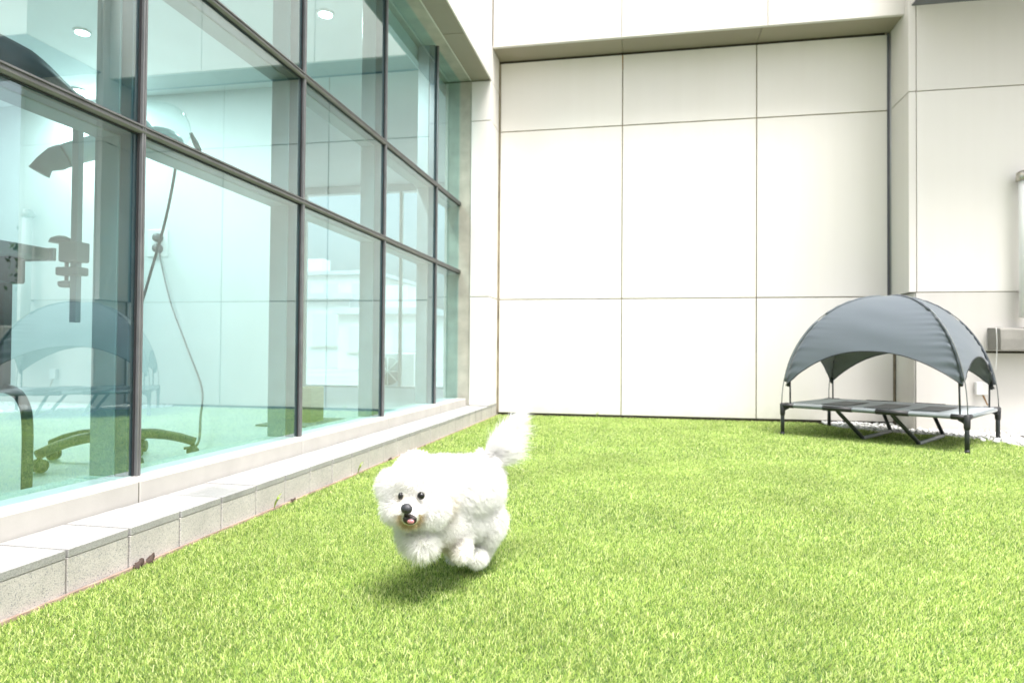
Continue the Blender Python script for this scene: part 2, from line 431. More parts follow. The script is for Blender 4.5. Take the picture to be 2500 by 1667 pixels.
def blades(name, n, region, h, wdt, dens=None):
    (x0, x1, y0, y1) = region
    x = rng.uniform(x0, x1, n); y = rng.uniform(y0, y1, n)
    lim = np.interp(x, EX, EY, left=D - .012, right=4.2)
    lim = np.where(x < 1.5, D - .012, lim + rng.normal(0, .025, n))
    keep = (y < lim) & (x > XL + .016 + .006 * np.sin(y * 9) + rng.normal(0, .003, n))
    if dens is not None: keep &= rng.random(n) < dens(x, y)
    x, y = x[keep], y[keep]; n = len(x)
    hh = h * rng.uniform(.55, 1.3, n); ww = wdt * rng.uniform(.7, 1.3, n)
    az = rng.uniform(0, 2 * np.pi, n); lean = rng.uniform(.15, 1.2, n) * hh
    la = az + rng.normal(0, .5, n) + np.pi / 2
    dx, dy = np.cos(la) * lean + .10 * hh, np.sin(la) * lean - .16 * hh      # a slight common nap
    px, py = np.cos(az) * ww / 2, np.sin(az) * ww / 2
    v = np.zeros((n, 4, 3), np.float32)
    v[:, 0] = np.stack([x - px, y - py, np.zeros(n)], 1); v[:, 1] = np.stack([x + px, y + py, np.zeros(n)], 1)
    tx, ty = x + dx, y + dy
    v[:, 2] = np.stack([tx + px * .55, ty + py * .55, hh], 1); v[:, 3] = np.stack([tx - px * .55, ty - py * .55, hh * 1.03], 1)
    base = (np.arange(n) * 4)[:, None]
    tri = np.concatenate([base + np.array([[0, 1, 2]]), base + np.array([[0, 2, 3]])], 1).reshape(-1).astype(np.int32)
    return v.reshape(-1, 3), tri

def tri_mesh(name, v, tri):
    me = bpy.data.meshes.new(name)
    nt = len(tri) // 3
    me.vertices.add(len(v)); me.vertices.foreach_set('co', v.astype(np.float32).ravel())
    me.loops.add(len(tri)); me.loops.foreach_set('vertex_index', tri)
    me.polygons.add(nt); me.polygons.foreach_set('loop_start', np.arange(0, len(tri), 3, dtype=np.int32))
    me.update(calc_edges=True)
    return me
sets = [blades('a', 430000, (-1.36, 1.3, .7, 2.3), .0085, .0013),
        blades('b', 330000, (-1.36, 2.4, 2.3, 4.0), .0090, .0017),
        blades('c', 240000, (-1.36, 3.4, 4.0, D), .0105, .0025),
        blades('d', 40000, (1.3, 4.2, .3, 2.3), .013, .0030),
        blades('e', 40000, (2.4, 4.2, 2.3, 4.6), .014, .0036),
        blades('f', 60000, (-1.36, 4.2, -3.2, .7), .013, .004)]
vs, ts, off = [], [], 0
for v, t in sets:
    vs.append(v); ts.append(t + off); off += len(v)
go = link('grass', tri_mesh('grass', np.concatenate(vs), np.concatenate(ts)), 'grass')
tag(go, 'short bright green blades of artificial turf covering the yard', kind='stuff')

# terracotta edging between kerb and turf
bm = bmesh.new(); ys = np.arange(-3.2, D - .004, .08); rows = []
for y in ys:
    wv = .012 * math.sin(y * 7.1) * math.sin(y * 2.3)
    rows.append([bm.verts.new(p) for p in ((XL + .001, y, .006), (XL + .014 + wv * .3, y, .008), (XL + .018 + wv * .3, y, -.02))])
for a, b in zip(rows, rows[1:]):
    for k in range(2): bm.faces.new((a[k], a[k + 1], b[k + 1], b[k]))
eo = link('edging_strip', bm_done(bm, 'edging_strip'), 'terra')
tag(eo, 'thin terracotta strip between the granite kerb and the turf', kind='structure')

# ------------------------------------------------------------------ kerb of granite tiles
kb = box('kerb', (XS - .05, XL - .008, -3.2, D, -.03, ZLED - .0215), 'mortar')
tag(kb, 'low granite-tiled kerb ledge under the glazed wall', kind='structure')
PIT = .2043; y = 1.4101 - PIT * 22; face_me = {}
while y < D - .05:
    y1 = min(y + PIT, D - .002)
    jt = random.uniform(-.0012, .0012)
    bm = bmesh.new(); bm_box(bm, XL - .02, XL + jt, y + .0034, y1 - .0034, -.02, ZLED - .022)
    link('face_stone', bm_done(bm, 'face_stone', .0012), 'stone', kb)
    bm = bmesh.new(); bm_box(bm, XS + .006, XL + .001 + jt, y + .0040, y1 - .0040, ZLED - .0210, ZLED + random.uniform(-.0008, .0008))
    link('cap_stone', bm_done(bm, 'cap_stone', .0015), 'cap', kb)
    y += PIT

# ------------------------------------------------------------------ glazed wall
gw = thing('glazed_wall', (XG, 3, 0), 'long teal glazed wall with grey mullions on the left of the yard', 'window wall')
sill_j = [-2.35, -1.26, -.17, .92, 1.905, 2.962, 4.07, 5.19, YC - .002]
for a, b in zip(sill_j, sill_j[1:]):
    box('sill', (XG - .16, XS, a + .003, b - .003, FLOOR - .02, .178), 'sill', gw, .003)
box('sill_joint', (XG - .16, XS - .005, -2.35, YC, FLOOR - .04, .171), 'mortar', gw)
rows = [(ZSILL, ZT1), (ZT1, ZT2), (ZT2, ZH)]
for a, b in zip(MUL, MUL[1:]):
    for z0, z1 in rows:
        box('pane', (XG - .010, XG, a + .004, b - .004, z0 + .004, z1 - .004), 'glass', gw)
for yy in MUL[:-1]:
    mo = box('mullion', (XG - .055, XG - .011, yy - .026, yy + .026, .178, ZH), 'alu_dark', gw, .002)
    box('inner_box', (XG - .150, XG - .056, yy - .030, yy + .030, .178, ZH), 'alu_mid', mo, .002)
    box('gasket', (XG + .0005, XG + .005, yy - .0150, yy + .0150, .178, ZH), 'gasket', mo)
    bm = bmesh.new()
    bm_box(bm, XG + .004, XG + .017, yy - .0085, yy - .0016, .178, ZH); bm_box(bm, XG + .004, XG + .017, yy + .0016, yy + .0085, .178, ZH)
    bm_box(bm, XG + .004, XG + .013, yy - .0018, yy + .0018, .178, ZH)
    link('cap_strip', bm_done(bm, 'cap_strip', .0012), 'alu', mo)
for zz in (ZT1, ZT2):
    to = box('transom', (XG - .055, XG - .012, MUL[0], MUL[-1], zz - .024, zz + .024), 'alu_dark', gw, .002)
    box('inner_box', (XG - .148, XG - .057, MUL[0], MUL[-1], zz - .027, zz + .027), 'alu_mid', to, .002)
    box('gasket', (XG + .0007, XG + .0055, MUL[0], MUL[-1] - .003, zz - .0200, zz + .0200), 'gasket', to)
    bm = bmesh.new(); y0, y1 = MUL[0], MUL[-1] - .004
    prof = [(.003, -.020), (.012, -.020), (.020, -.011), (.021, -.004), (.014, -.001), (.013, .007), (.019, .010), (.019, .017), (.006, .020), (.003, .020)]
    ra = [bm.verts.new((XG + px, y0, zz + pz * .78)) for px, pz in prof]; rb = [bm.verts.new((XG + px, y1, zz + pz * .78)) for px, pz in prof]
    for k in range(len(prof)):
        bm.faces.new((ra[k], rb[k], rb[(k + 1) % len(prof)], ra[(k + 1) % len(prof)]))
    bm.faces.new(ra); bm.faces.new(rb[::-1])
    link('cap_strip', bm_done(bm, 'cap_strip'), 'alu', to)
jb = box('jamb', (XG - .16, XG + .06, MUL[-1] + .004, MUL[-1] + .08, .178, ZH + .05), 'frame_pale', gw, .002)
box('gasket', (XG - .012, XG + .008, MUL[-1] - .010, MUL[-1] + .003, .178, ZH + .01), 'gasket', jb)
hd = box('head_frame', (XG - .16, XG + .075, MUL[0], MUL[-1] + .003, ZH + .012, ZH + .09), 'frame_pale', gw, .002)
box('gasket', (XG - .012, XG + .006, MUL[0], MUL[-1] - .012, ZH - .012, ZH + .011), 'gasket', hd)

# ------------------------------------------------------------------ cream wall above and at the end of the glazing
lw = thing('side_wall', (XL, 3, 0), 'cream panel wall and soffit above the glazing, ending in a narrow corner column', 'wall')
box('backing', (XG - .3, XL - .014, -2.6, DF + .2, ZLS + .012, 6.4), 'joint_pale', lw)
pj = [-2.6, -1.4, -.2, 1.0, 2.2, 3.4, 4.62, 5.03 + .0, DF - .001]
pj = [-2.6, -1.14, .06, 1.26, 2.46, 3.66, 4.86, DF - .001]
for a, b in zip(pj, pj[1:]):
    box('panel', (XL - .012, XL, a + .004, b - .004, ZLS + .002, 4.55), 'panel', lw, .0015)
    box('panel', (XL - .012, XL, a + .004, b - .004, 4.562, 6.4), 'panel', lw, .0015)
sj = [-2.6, -1.1, .1, 1.35, 2.60, 3.83, 5.06, YC - .001]
for a, b in zip(sj, sj[1:]):
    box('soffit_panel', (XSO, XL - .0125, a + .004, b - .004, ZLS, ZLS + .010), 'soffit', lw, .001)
box('drip_edge', (XSO - .012, XSO - .001, -2.6, YC, ZLS - .0005, ZH + .03), 'frame_pale', lw)
# corner column
zc = [ZLED + .001, ZJ2, ZJ1, ZLS - .002]
for a, b in zip(zc, zc[1:]):
    box('column_panel', (XSO, XL - .001, YC, YC + .010, a + .004, b - .004), 'panel', lw, .001)
zc2 = [-.02, ZLED - .001, ZJ2, ZJ1, ZLS - .002]
for a, b in zip(zc2[1:], zc2[2:]):
    box('column_panel', (XL - .010, XL, YC + .0105, D - .022, a + .004, b - .004), 'panel', lw, .001)
box('column_panel', (XL - .010, XL, DF, D - .022, ZLS + .002, ZS + .02), 'panel', lw, .001)
box('column_core', (XG - .14, XL - .011, YC + .011, D + .1, ZLED + .002, ZLS), 'joint_pale', lw)

# ------------------------------------------------------------------ recessed back wall
bw = thing('back_wall', ((XL + XR) / 2, D, 0), 'recessed cream wall of nine large panels with dark joints behind the lawn', 'wall')
box('backing', (XL - .03, XR + .05, D + .012, D + .16, -.02, ZS + .05), 'joint', bw)
xs = [XL + .012, J1, J2, XR - .012]; zs = [.024, ZJ2, ZJ1, ZS - .012]
for i in range(3):
    for k in range(3):
        box('panel', (xs[i] + .005, (2.124 if (i == 2 and k == 0) else xs[i + 1] - .005), D, D + .011, zs[k] + .005, zs[k + 1] - .005), 'panel', bw, .0015)
box('base_gap', (XL + .004, XR + .03, D + .004, D + .0118, -.02, .027), 'dark', bw)
box('corner_channel', (XR - .015, XR + .002, D + .002, D + .0116, ZJ2, ZS), 'alu_dark', bw)
box('head_channel', (XL + .002, XR - .033, D + .003, D + .0114, ZS - .014, ZS + .004), 'dark', bw)
# fascia and its soffit
box('fascia_backing', (XL + .001, XRC + .3, DF + .013, D + .14, ZS + .016, 6.4), 'joint_pale', bw)
fx = [XL + .006, J1, J2 + .04, XR + .12]
for a, b in zip(fx, fx[1:]):
    box('fascia_panel', (a + .003, b - .003, DF, DF + .012, ZS + .002, 4.5), 'panel_grey', bw, .0015)
    box('fascia_panel', (a + .003, b - .003, DF, DF + .012, 4.512, 6.4), 'panel_grey', bw, .0015)
sx = [XL + .002, J1, J2, XR + .01]
for a, b in zip(sx, sx[1:]):
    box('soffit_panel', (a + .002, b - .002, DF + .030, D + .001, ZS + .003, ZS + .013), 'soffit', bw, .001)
box('drip_edge', (XL + .002, XR + .012, DF + .0125, DF + .028, ZS - .001, ZS + .014), 'panel_grey', bw)
ellip('drain_hole', (J1, D - .004, ZS - .006), (.013, .007, .012), 'dark', bw, sub=2)
# rusty runs below the joint corner
pydata('rust_streak', [(J1 - .007, D - .0012, ZS - .02), (J1 + .006, D - .0012, ZS - .02), (J1 + .003, D - .0012, ZS - .16), (J1 - .004, D - .0012, ZS - .15)], [(0, 1, 2, 3)], 'rust', bw)

# ------------------------------------------------------------------ pier on the right
pw = thing('pier_wall', ((XRC + XPE) / 2, DR, 0), 'plain cream pier wall under a dark overhang behind the dog bed', 'wall')
box('core', (XRC + .052, XPE - .013, DR + .0135, D + .15, -.02, 6.4), 'joint', pw)
box('core', (XRC + .0125, XRC + .0519, DR + .0135, D + .012, ZJ2 + .004, 6.4), 'joint_pale', pw)
zz = [(ZJ2, ZJ1 + .007), (ZJ1 + .007, 4.5)]
for a, b in zz:
    box('panel', (XRC, 2.160, DR, DR + .012, a + .004, b - .004), 'panel', pw, .0012)
    box('panel', (2.166, 3.040, DR, DR + .012, a + .004, b - .004), 'panel', pw, .0012)
    box('panel', (3.046, XPE, DR, DR + .012, a + .004, b - .004), 'panel', pw, .0012)
    box('return_panel', (XRC, XRC + .011, DR + .0125, D - .002, a + .004, b - .004), 'panel_grey', pw, .0012)
for a, b in ((-.02, .628), (.640, ZJ2)):
    box('panel', (2.158, 3.040, DR, DR + .012, a + .003, b - .003), 'panel_grey', pw, .0012)
    box('panel', (3.046, XPE, DR, DR + .012, a + .003, b - .003), 'panel_grey', pw, .0012)
    box('return_panel', (2.147, 2.158, DR + .0125, D - .002, a + .003, b - .003), 'panel_grey', pw, .0012)
box('end_panel', (XPE - .012, XPE - .0005, DR + .0125, D + .15, -.02, 4.5), 'panel_grey', pw)
box('dark_channel', (2.160, XPE - .001, DR + .004, DR + .0118, .624, .644), 'dark', pw)
ov = box('overhang', (2.13, XPE + 1.6, DR - .85, DR - .001, 3.446, 4.2), 'panel_grey', pw, .002)
box('soffit_panel', (2.13, XPE + 1.6, DR - .85, DR - .001, 3.434, 3.4455), 'alu_dark', ov)  # dark tone paints in the shade on the underside
tube('corner_trim', [(XRC - .004, D - .012, ZJ2), (XRC - .004, D - .012, ZS - .02)], .006, 'alu_mid', pw, 8)

# outlet box with a rusty run, cloth-covered box, metal spout
ob = thing('outlet_box', (2.615, DR, .29), 'small white weatherproof outlet box low on the wall behind the dog bed', 'outlet')
box('cover', (2.572, 2.620, DR - .045, DR - .001, .296, .400), 'socket', ob, .005)
box('lid', (2.622, 2.662, DR - .030, DR - .001, .296, .396), 'socket', ob, .004)
pydata('rust_streak', [(2.63, DR - .0012, .293), (2.645, DR - .0012, .293), (2.676, DR - .0012, .215), (2.666, DR - .0012, .213)], [(0, 1, 2, 3)], 'rust', ob)
cb = thing('covered_box', (2.87, DR, .645), 'grey cloth-covered box on the wall above a dark seam beside the canopy', 'box')
bm = bmesh.new(); nx, rows_ = 22, []
for i in range(nx + 1):
    u = i / nx; x = 2.672 + u * .42
    top = .812 + .006 * math.sin(u * 9) + .03 * max(0, u - .3)
    rows_.append([bm.verts.new(p) for p in ((x, DR - .002, .648), (x, DR - .20, .650), (x, DR - .203 - .002 * math.sin(u * 13), .73), (x, DR - .198, top - .012), (x, DR - .185, top), (x, DR - .002, top + .012))])
for a, b in zip(rows_, rows_[1:]):
    for k in range(5): bm.faces.new((a[k], a[k + 1], b[k + 1], b[k]))
bm.faces.new(rows_[0]); bm.faces.new(rows_[-1][::-1])
link('cloth_cover', bm_done(bm, 'cloth_cover'), 'tarp', cb)
tube('tie_cord', bez([(2.664, DR - .15, .815), (2.660, DR - .17, .72), (2.662, DR - .16, .60), (2.664, DR - .14, .49)]), .003, 'socket', cb, 6)
sp = thing('wall_pipe', (2.95, DR, .87), 'pale vertical pipe with a metal collar on the wall at the right edge', 'pipe')
tube('pipe', [(2.898, DR - .09, .90), (2.898, DR - .09, 1.5), (2.898, DR - .09, 1.985)], .045, 'socket', sp, 20)
co_ = tube('collar', [(2.898, DR - .09, 1.955), (2.898, DR - .09, 1.962), (2.898, DR - .09, 2.022), (2.898, DR - .09, 2.035)], [.050, .060, .060, .040], 'steel', sp, 20)
tube('bracket', [(2.898, DR - .045, 1.99), (2.898, DR - .001, 1.99)], .016, 'steel', co_, 10)
tube('lower_clip', [(2.898, DR - .10, 1.10), (2.898, DR - .001, 1.10)], .012, 'steel', sp, 10)

# ------------------------------------------------------------------ room behind the glass
def struct(name, b, m, label): return tag(box(name, b, m), label, kind='structure')
RX0, RX1, RY0, RY1, RZ = -6.6, XG - .165, -2.6, 9.2, 3.02
struct('room_floor', (RX0, RX1, RY0, RY1, FLOOR - .06, FLOOR), 'floor', 'pale floor of the room behind the glass')
struct('room_ceiling', (RX0, RX1 - .02, RY0, RY1, RZ, RZ + .08), 'white', 'white ceiling of the room behind the glass')
struct('room_wall', (RX0 - .1, RX0 - .001, RY0, RY1, FLOOR - .06, RZ + .08), 'white', 'white side wall of the room')
struct('room_wall_near', (RX0, RX1, RY0 - .1, RY0 - .001, FLOOR - .06, RZ + .08), 'white', 'white end wall of the room')
struct('partition_wall', (RX0 + .001, -3.244, 5.60, 5.72, FLOOR + .001, RZ - .001), 'white', 'white partition wall with a socket inside the room')
struct('upper_stop', (XG - .30, XG - .165, RY0, D, RZ - .02, ZH + .35), 'white', 'bulkhead above the glazing')
# far end wall, its window opening enlarged to brighten the far room
WX0, WX1, WZ0, WZ1 = -6.45, -1.95, .10, 2.92
fwl = thing('end_wall', (-4, RY1, FLOOR), 'white far wall of the room with a window onto the town, widened for light', 'wall')
box('wall', (RX0, WX0, RY1 + .001, RY1 + .12, FLOOR - .06, RZ + .08), 'white', fwl)
box('wall', (WX1, RX1 + .6, RY1 + .001, RY1 + .12, FLOOR - .06, RZ + .08), 'white', fwl)
box('wall', (WX0, WX1, RY1 + .001, RY1 + .12, FLOOR - .06, WZ0), 'white', fwl)
box('wall', (WX0, WX1, RY1 + .001, RY1 + .12, WZ1, RZ + .08), 'white', fwl)
for i in range(3):
    a = WX0 + (WX1 - WX0) / 3 * i; b = a + (WX1 - WX0) / 3
    box('pane', (a + .02, b - .02, RY1 + .05, RY1 + .056, WZ0 + .02, WZ1 - .02), 'clear', fwl)
for i in range(4):
    a = WX0 + (WX1 - WX0) / 3 * i
    box('window_bar', (a - .02, a + .02, RY1 + .03, RY1 + .08, WZ0, WZ1), 'frame_pale', fwl)
# side wall that closes the far room towards the yard
struct('room_wall_far', (RX1 + .002, RX1 + .10, D + .17, RY1, FLOOR - .06, RZ + .08), 'white', 'white inner wall beyond the glazing')

def downlight(x, y, label):
    t = thing('downlight', (x, y, RZ), label, 'light', 'ceiling downlights')
    bm = bmesh.new(); bmesh.ops.create_cone(bm, cap_ends=True, segments=28, radius1=.058, radius2=.063, depth=.012)
    bm.transform(Matrix.Translation((x, y, RZ - .007))); link('trim_ring', smooth(bm_done(bm, 'trim_ring')), 'socket', t)
    bm = bmesh.new(); bmesh.ops.create_cone(bm, cap_ends=True, segments=28, radius1=.048, radius2=.048, depth=.004)
    bm.transform(Matrix.Translation((x, y, RZ - .016))); link('lens', bm_done(bm, 'lens'), 'lamp', t)
    ld = bpy.data.lights.new('downlight_lamp', 'AREA'); ld.shape = 'DISK'; ld.size = .13; ld.energy = 20; ld.color = (1, .97, .92)
    lo = bpy.data.objects.new('downlight_lamp', ld); C.objects.link(lo); lo.parent = t; lo.location = (0, 0, -.02)
downlight(-4.20, 4.36, 'round lit downlight highest in the near left pane')
downlight(-5.18, 5.34, 'round lit downlight just above the transom in the near left pane')
downlight(-2.24, 4.43, 'round lit downlight behind the third row of panes')

# grooming table, arm, stand dryer, cable, socket
gt = thing('grooming_table', (-2.33, 2.1, FLOOR), 'grey grooming table on black tube legs behind the glass', 'table')
box('table_top', (-3.15, -2.17, 1.55, 2.13, .935, .975), 'mat', gt, .006)
box('edge_trim', (-3.16, -2.16, 2.131, 2.146, .930, .978), 'alu_mid', gt, .003)
box('bracket', (-2.335, -2.245, 2.03, 2.10, .84, .934), 'black_soft', gt, .006)
for yy in (1.62, 2.08):
    box('leg', (-2.335, -2.300, yy - .018, yy + .018, .44, .934), 'black_soft', gt, .003)
    tube('foot_tube', bez([(-3.0, yy, .455), (-2.42, yy, .455), (-2.28, yy, .448), (-2.222, yy, .395), (-2.205, yy, .30), (-2.205, yy, FLOOR + .001)], 8), .0185, 'black_soft', gt, 12)
ga = thing('grooming_stand', (-2.08, 2.13, .90), 'grey upright grooming post clamped to the table edge', 'post')
box('post', (-2.097, -2.068, 2.14, 2.165, .70, 1.55), 'alu_mid', ga, .002)
bm = bmesh.new(); bm_box(bm, -2.135, -2.052, 2.125, 2.185, .925, 1.0); bm_box(bm, -2.150, -2.052, 2.128, 2.182, .875, .906)
link('clamp', bm_done(bm, 'clamp', .005, 2), 'nozzle', ga)
tube('clamp_dome', [(-2.150, 2.155, 1.0), (-2.150, 2.155, 1.015), (-2.150, 2.155, 1.027)], [.042, .036, .012], 'nozzle', ga, 16)
kn = tube('screw', [(-2.125, 2.155, .85), (-2.125, 2.155, .93)], .007, 'nozzle', ga, 10)
tube('knob', [(-2.125, 2.155, .832), (-2.125, 2.155, .838), (-2.125, 2.155, .852), (-2.125, 2.155, .856)], [.022, .028, .028, .012], 'nozzle', kn, 18)

HX, HY = -2.40, 2.72
dr = thing('stand_dryer', (HX, HY, FLOOR), 'stand dryer with a grey nozzle on a five-armed caster base', 'dryer')
tube('hub', [(HX, HY, .14), (HX, HY, .24), (HX, HY, .26)], [.045, .04, .024], 'black_soft', dr, 16)
tube('column', [(HX, HY, .24), (HX, HY, .8), (HX, HY, 1.42)], [.022, .018, .018], 'alu_mid', dr, 14)
for k in range(5):
    a = math.radians(38 + 72 * k); cx, cy = math.cos(a), math.sin(a)
    P = lambda r_, z: (HX + cx * r_, HY + cy * r_, z)
    ar = tube('base_arm', bez([P(.02, .20), P(.14, .205), P(.25, .185), P(.335, .155)], 5), [.026] * 4 + [.024] * 4 + [.022] * 4 + [.021] * 4, 'black_soft', dr, 10)
    tube('caster_stem', [P(.325, .16), P(.325, .115)], .010, 'black_soft', ar, 8)
    for s_ in (-1, 1):
        q = Vector(P(.325, FLOOR + .029)); sd_ = Vector((-cy, cx, 0))
        tube('caster_wheel', [q + sd_ * (.004 * s_), q + sd_ * (.019 * s_)], .0285, 'black_soft', ar, 16)
tube('barrel', [(-2.19, 2.66, 1.58), (-2.24, 2.60, 1.545), (-2.33, 2.50, 1.475), (-2.40, 2.42, 1.42)], [.055, .056, .052, .047], 'socket', dr, 20)
tube('nozzle', [(-2.40, 2.42, 1.42), (-2.43, 2.40, 1.40), (-2.455, 2.37, 1.37), (-2.47, 2.36, 1.335)], [.049, .05, .036, .041], 'nozzle', dr, 20)
ellip('dome', (-2.205, 2.74, 1.635), (.13, .13, .115), 'clear', dr, sub=3)
ellip('motor_housing', (-2.205, 2.74, 1.57), (.10, .10, .06), 'socket', dr, sub=3)
tube('latch', [(-2.13, 2.85, 1.64), (-2.12, 2.87, 1.60), (-2.11, 2.89, 1.56)], [.008, .014, .012], 'nozzle', dr, 8)
hs_ = thing('air_hose', (-1.9, 1.6, 1.42), 'dark rubber hose lying along the lower transom inside the glass', 'hose')
hp = bez([(-1.91, .9, 1.49), (-1.91, 1.4, 1.49), (-1.905, 1.66, 1.487), (-1.90, 1.78, 1.478), (-1.895, 1.87, 1.455), (-1.885, 1.97, 1.432), (-1.875, 2.10, 1.42)], 6)
tube('hose', hp, [.056 if p.y < 1.75 else max(.02, .056 - .16 * (p.y - 1.75)) for p in hp], 'hose', hs_, 14)
pc = thing('power_cable', (-2.3, 3.0, FLOOR), 'thin dark power cable drooping from the socket to the dryer base', 'cable')
tube('cable', bez([(-4.478, 5.56, 1.63), (-4.40, 5.5, 1.42), (-4.05, 5.2, 1.0), (-3.55, 4.75, .62), (-2.95, 4.1, .35), (-2.45, 3.4, .22), (-2.16, 2.98, .14), (-2.20, 2.93, .12)], 8), .0065, 'black_soft', pc, 6)
pc2 = thing('dryer_cable', (-2.3, 3.0, 1.0), 'dark cable looping down behind the first mullion from the dryer head', 'cable')
tube('cable', bez([(-2.10, 2.72, 1.545), (-2.16, 2.78, 1.42), (-2.24, 2.82, 1.20), (-2.36, 2.86, .92), (-2.44, 2.84, .60), (-2.42, 2.8, .30)], 8), .0065, 'black_soft', pc2, 6)
so = thing('wall_socket', (-4.48, 5.6, 1.6), 'white double socket with two dark plugs on the partition', 'socket')
box('plate', (-4.62, -4.40, 5.588, 5.5995, 1.48, 1.74), 'socket', so, .004)
for z in (1.655, 1.555):
    tube('plug', [(-4.49, 5.588, z), (-4.49, 5.55, z), (-4.47, 5.53, z - .01)], [.042, .042, .02], 'black_soft', so, 14)
wb = thing('plywood_box', (-2.30, 4.46, FLOOR), 'narrow pale plywood box standing on the floor behind the second mullion', 'box')
box('side', (-2.43, -2.325, 4.42, 4.436, FLOOR + .001, .34), 'wood', wb, .002)
box('side', (-2.43, -2.325, 4.60, 4.616, FLOOR + .001, .34), 'wood', wb, .002)
box('end', (-2.324, -2.310, 4.42, 4.616, FLOOR + .001, .34), 'wood', wb, .002)
box('end', (-2.445, -2.431, 4.42, 4.616, FLOOR + .001, .34), 'wood', wb, .002)
fm = box('floor_mat', (-2.62, -2.14, 4.22, 4.80, FLOOR + .0005, FLOOR + .012), 'mat', None, .003, base=(-2.3, 4.5, FLOOR))
tag(fm, 'grey rubber mat on the floor under the plywood box', 'mat')

# ------------------------------------------------------------------ outside beyond the far window and to the right of the pier
ac = thing('outdoor_unit', (-4.05, 10.6, -.03), 'white air conditioner outdoor unit seen through the far window', 'air conditioner')
box('case', (-4.46, -3.66, 10.5, 10.82, -.02, .58), 'socket', ac, .012)
fg = tube('fan_grille', [(-4.12, 10.499, .28), (-4.12, 10.485, .28)], .23, 'mat', ac, 28)
for k in range(4):
    a = math.pi / 4 * k
    tube('grille_bar', [(-4.12 + math.cos(a) * .23, 10.48, .28 + math.sin(a) * .23), (-4.12 - math.cos(a) * .23, 10.48, .28 - math.sin(a) * .23)], .006, 'socket', fg, 6)
def far_building(x0, x1, y0, y1, h, m, label, nwx, nwz):
    t = thing('distant_building', ((x0 + x1) / 2, y0, -.03), label, 'building', 'town buildings beyond the yard')
    box('wall', (x0, x1, y0, y1, -.03, h), m, t)
    rf = box('roof', (x0 - .15, x1 + .15, y0 - .15, y1 + .15, h + .002, h + .22), 'roof', t)
    box('tank', (x0 + (x1 - x0) * .3, x0 + (x1 - x0) * .3 + 1.2, y0 + 1, y0 + 2, h + .222, h + 1.1), 'townA', rf)
    for i in range(nwx):
        for k in range(nwz):
            cx = x0 + (i + .5) * (x1 - x0) / nwx; cz = (k + .55) * h / nwz
            wq = (x1 - x0) / nwx * .28; hq = h / nwz * .26
            wo = box('window', (cx - wq, cx + wq, y0 - .05, y0 - .002, cz - hq, cz + hq), 'frame_pale', t)
            box('pane', (cx - wq + .06, cx + wq - .06, y0 - .06, y0 - .052, cz - hq + .06, cz + hq - .06), 'townwin', wo)
far_building(-17, -11, 24, 32, 2.6, 'townB', 'low grey house with a tank on its roof beyond the far window', 3, 1)
far_building(-10.5, -7.2, 22, 28, 1.9, 'townA', 'small pale shed with a flat roof beyond the far window', 2, 1)
far_building(-22, -15, 36, 45, 5.0, 'townA', 'taller pale block at the back of the town view', 4, 2)
pp = thing('parapet', (6.5, 3, -.03), 'low white parapet wall closing the open side of the yard', 'wall')
box('wall', (5.6, 5.8, -6, 14, -.03, .62), 'panel', pp)
box('coping', (5.55, 5.85, -6, 14, .621, .68), 'panel_grey', pp, .01)
def tree(x, y, h, label, n):
    t = thing('tree', (x, y, -.03), label, 'tree', 'trees beyond the parapet')
    bm = bmesh.new(); top = Vector((x, y, h * .55))
    tube_bm(bm, [(x, y, -.03), (x + .05, y, h * .3), top], [h * .035, h * .028, h * .018], 9)
    cl = []
    for k in range(9):
        a = k * 2.4; e = Vector((x + math.cos(a) * h * .24 * (.6 + .4 * random.random()), y + math.sin(a) * h * .24, h * (.55 + .42 * random.random())))
        tube_bm(bm, [top - Vector((0, 0, h * .12 * random.random())), (top + e) / 2 + Vector((0, 0, h * .03)), e], [h * .014, h * .009, h * .003], 6)
        cl.append(e)
    link('trunk', smooth(bm_done(bm, 'trunk')), 'bark', t)
    k = n; cidx = rng.integers(0, len(cl), k)
    cc = np.array([tuple(cl[i]) for i in cidx]) + rng.normal(0, h * .075, (k, 3))
    u = rng.normal(size=(k, 3)); u /= np.linalg.norm(u, axis=1)[:, None]
    v = rng.normal(size=(k, 3)); v -= (v * u).sum(1)[:, None] * u; v /= np.linalg.norm(v, axis=1)[:, None]
    s_ = (h * .022 * rng.uniform(.6, 1.3, k))[:, None]
    V = np.stack([cc - u * s_, cc + v * s_ * .5, cc + u * s_, cc - v * s_ * .5], 1).reshape(-1, 3)
    b0 = (np.arange(k) * 4)[:, None]
    T = np.concatenate([b0 + np.array([[0, 1, 2]]), b0 + np.array([[0, 2, 3]])], 1).reshape(-1).astype(np.int32)
    link('crown', tri_mesh('crown', V, T), 'leaves', t)
tree(9.5, 13.5, 3.4, 'bushy green tree beyond the parapet reflected in the near pane', 7000)
tree(12.5, 10.5, 3.0, 'smaller round tree beyond the parapet', 5000)
tree(11.0, 17.5, 3.8, 'tall loose tree at the far end of the parapet', 6000)

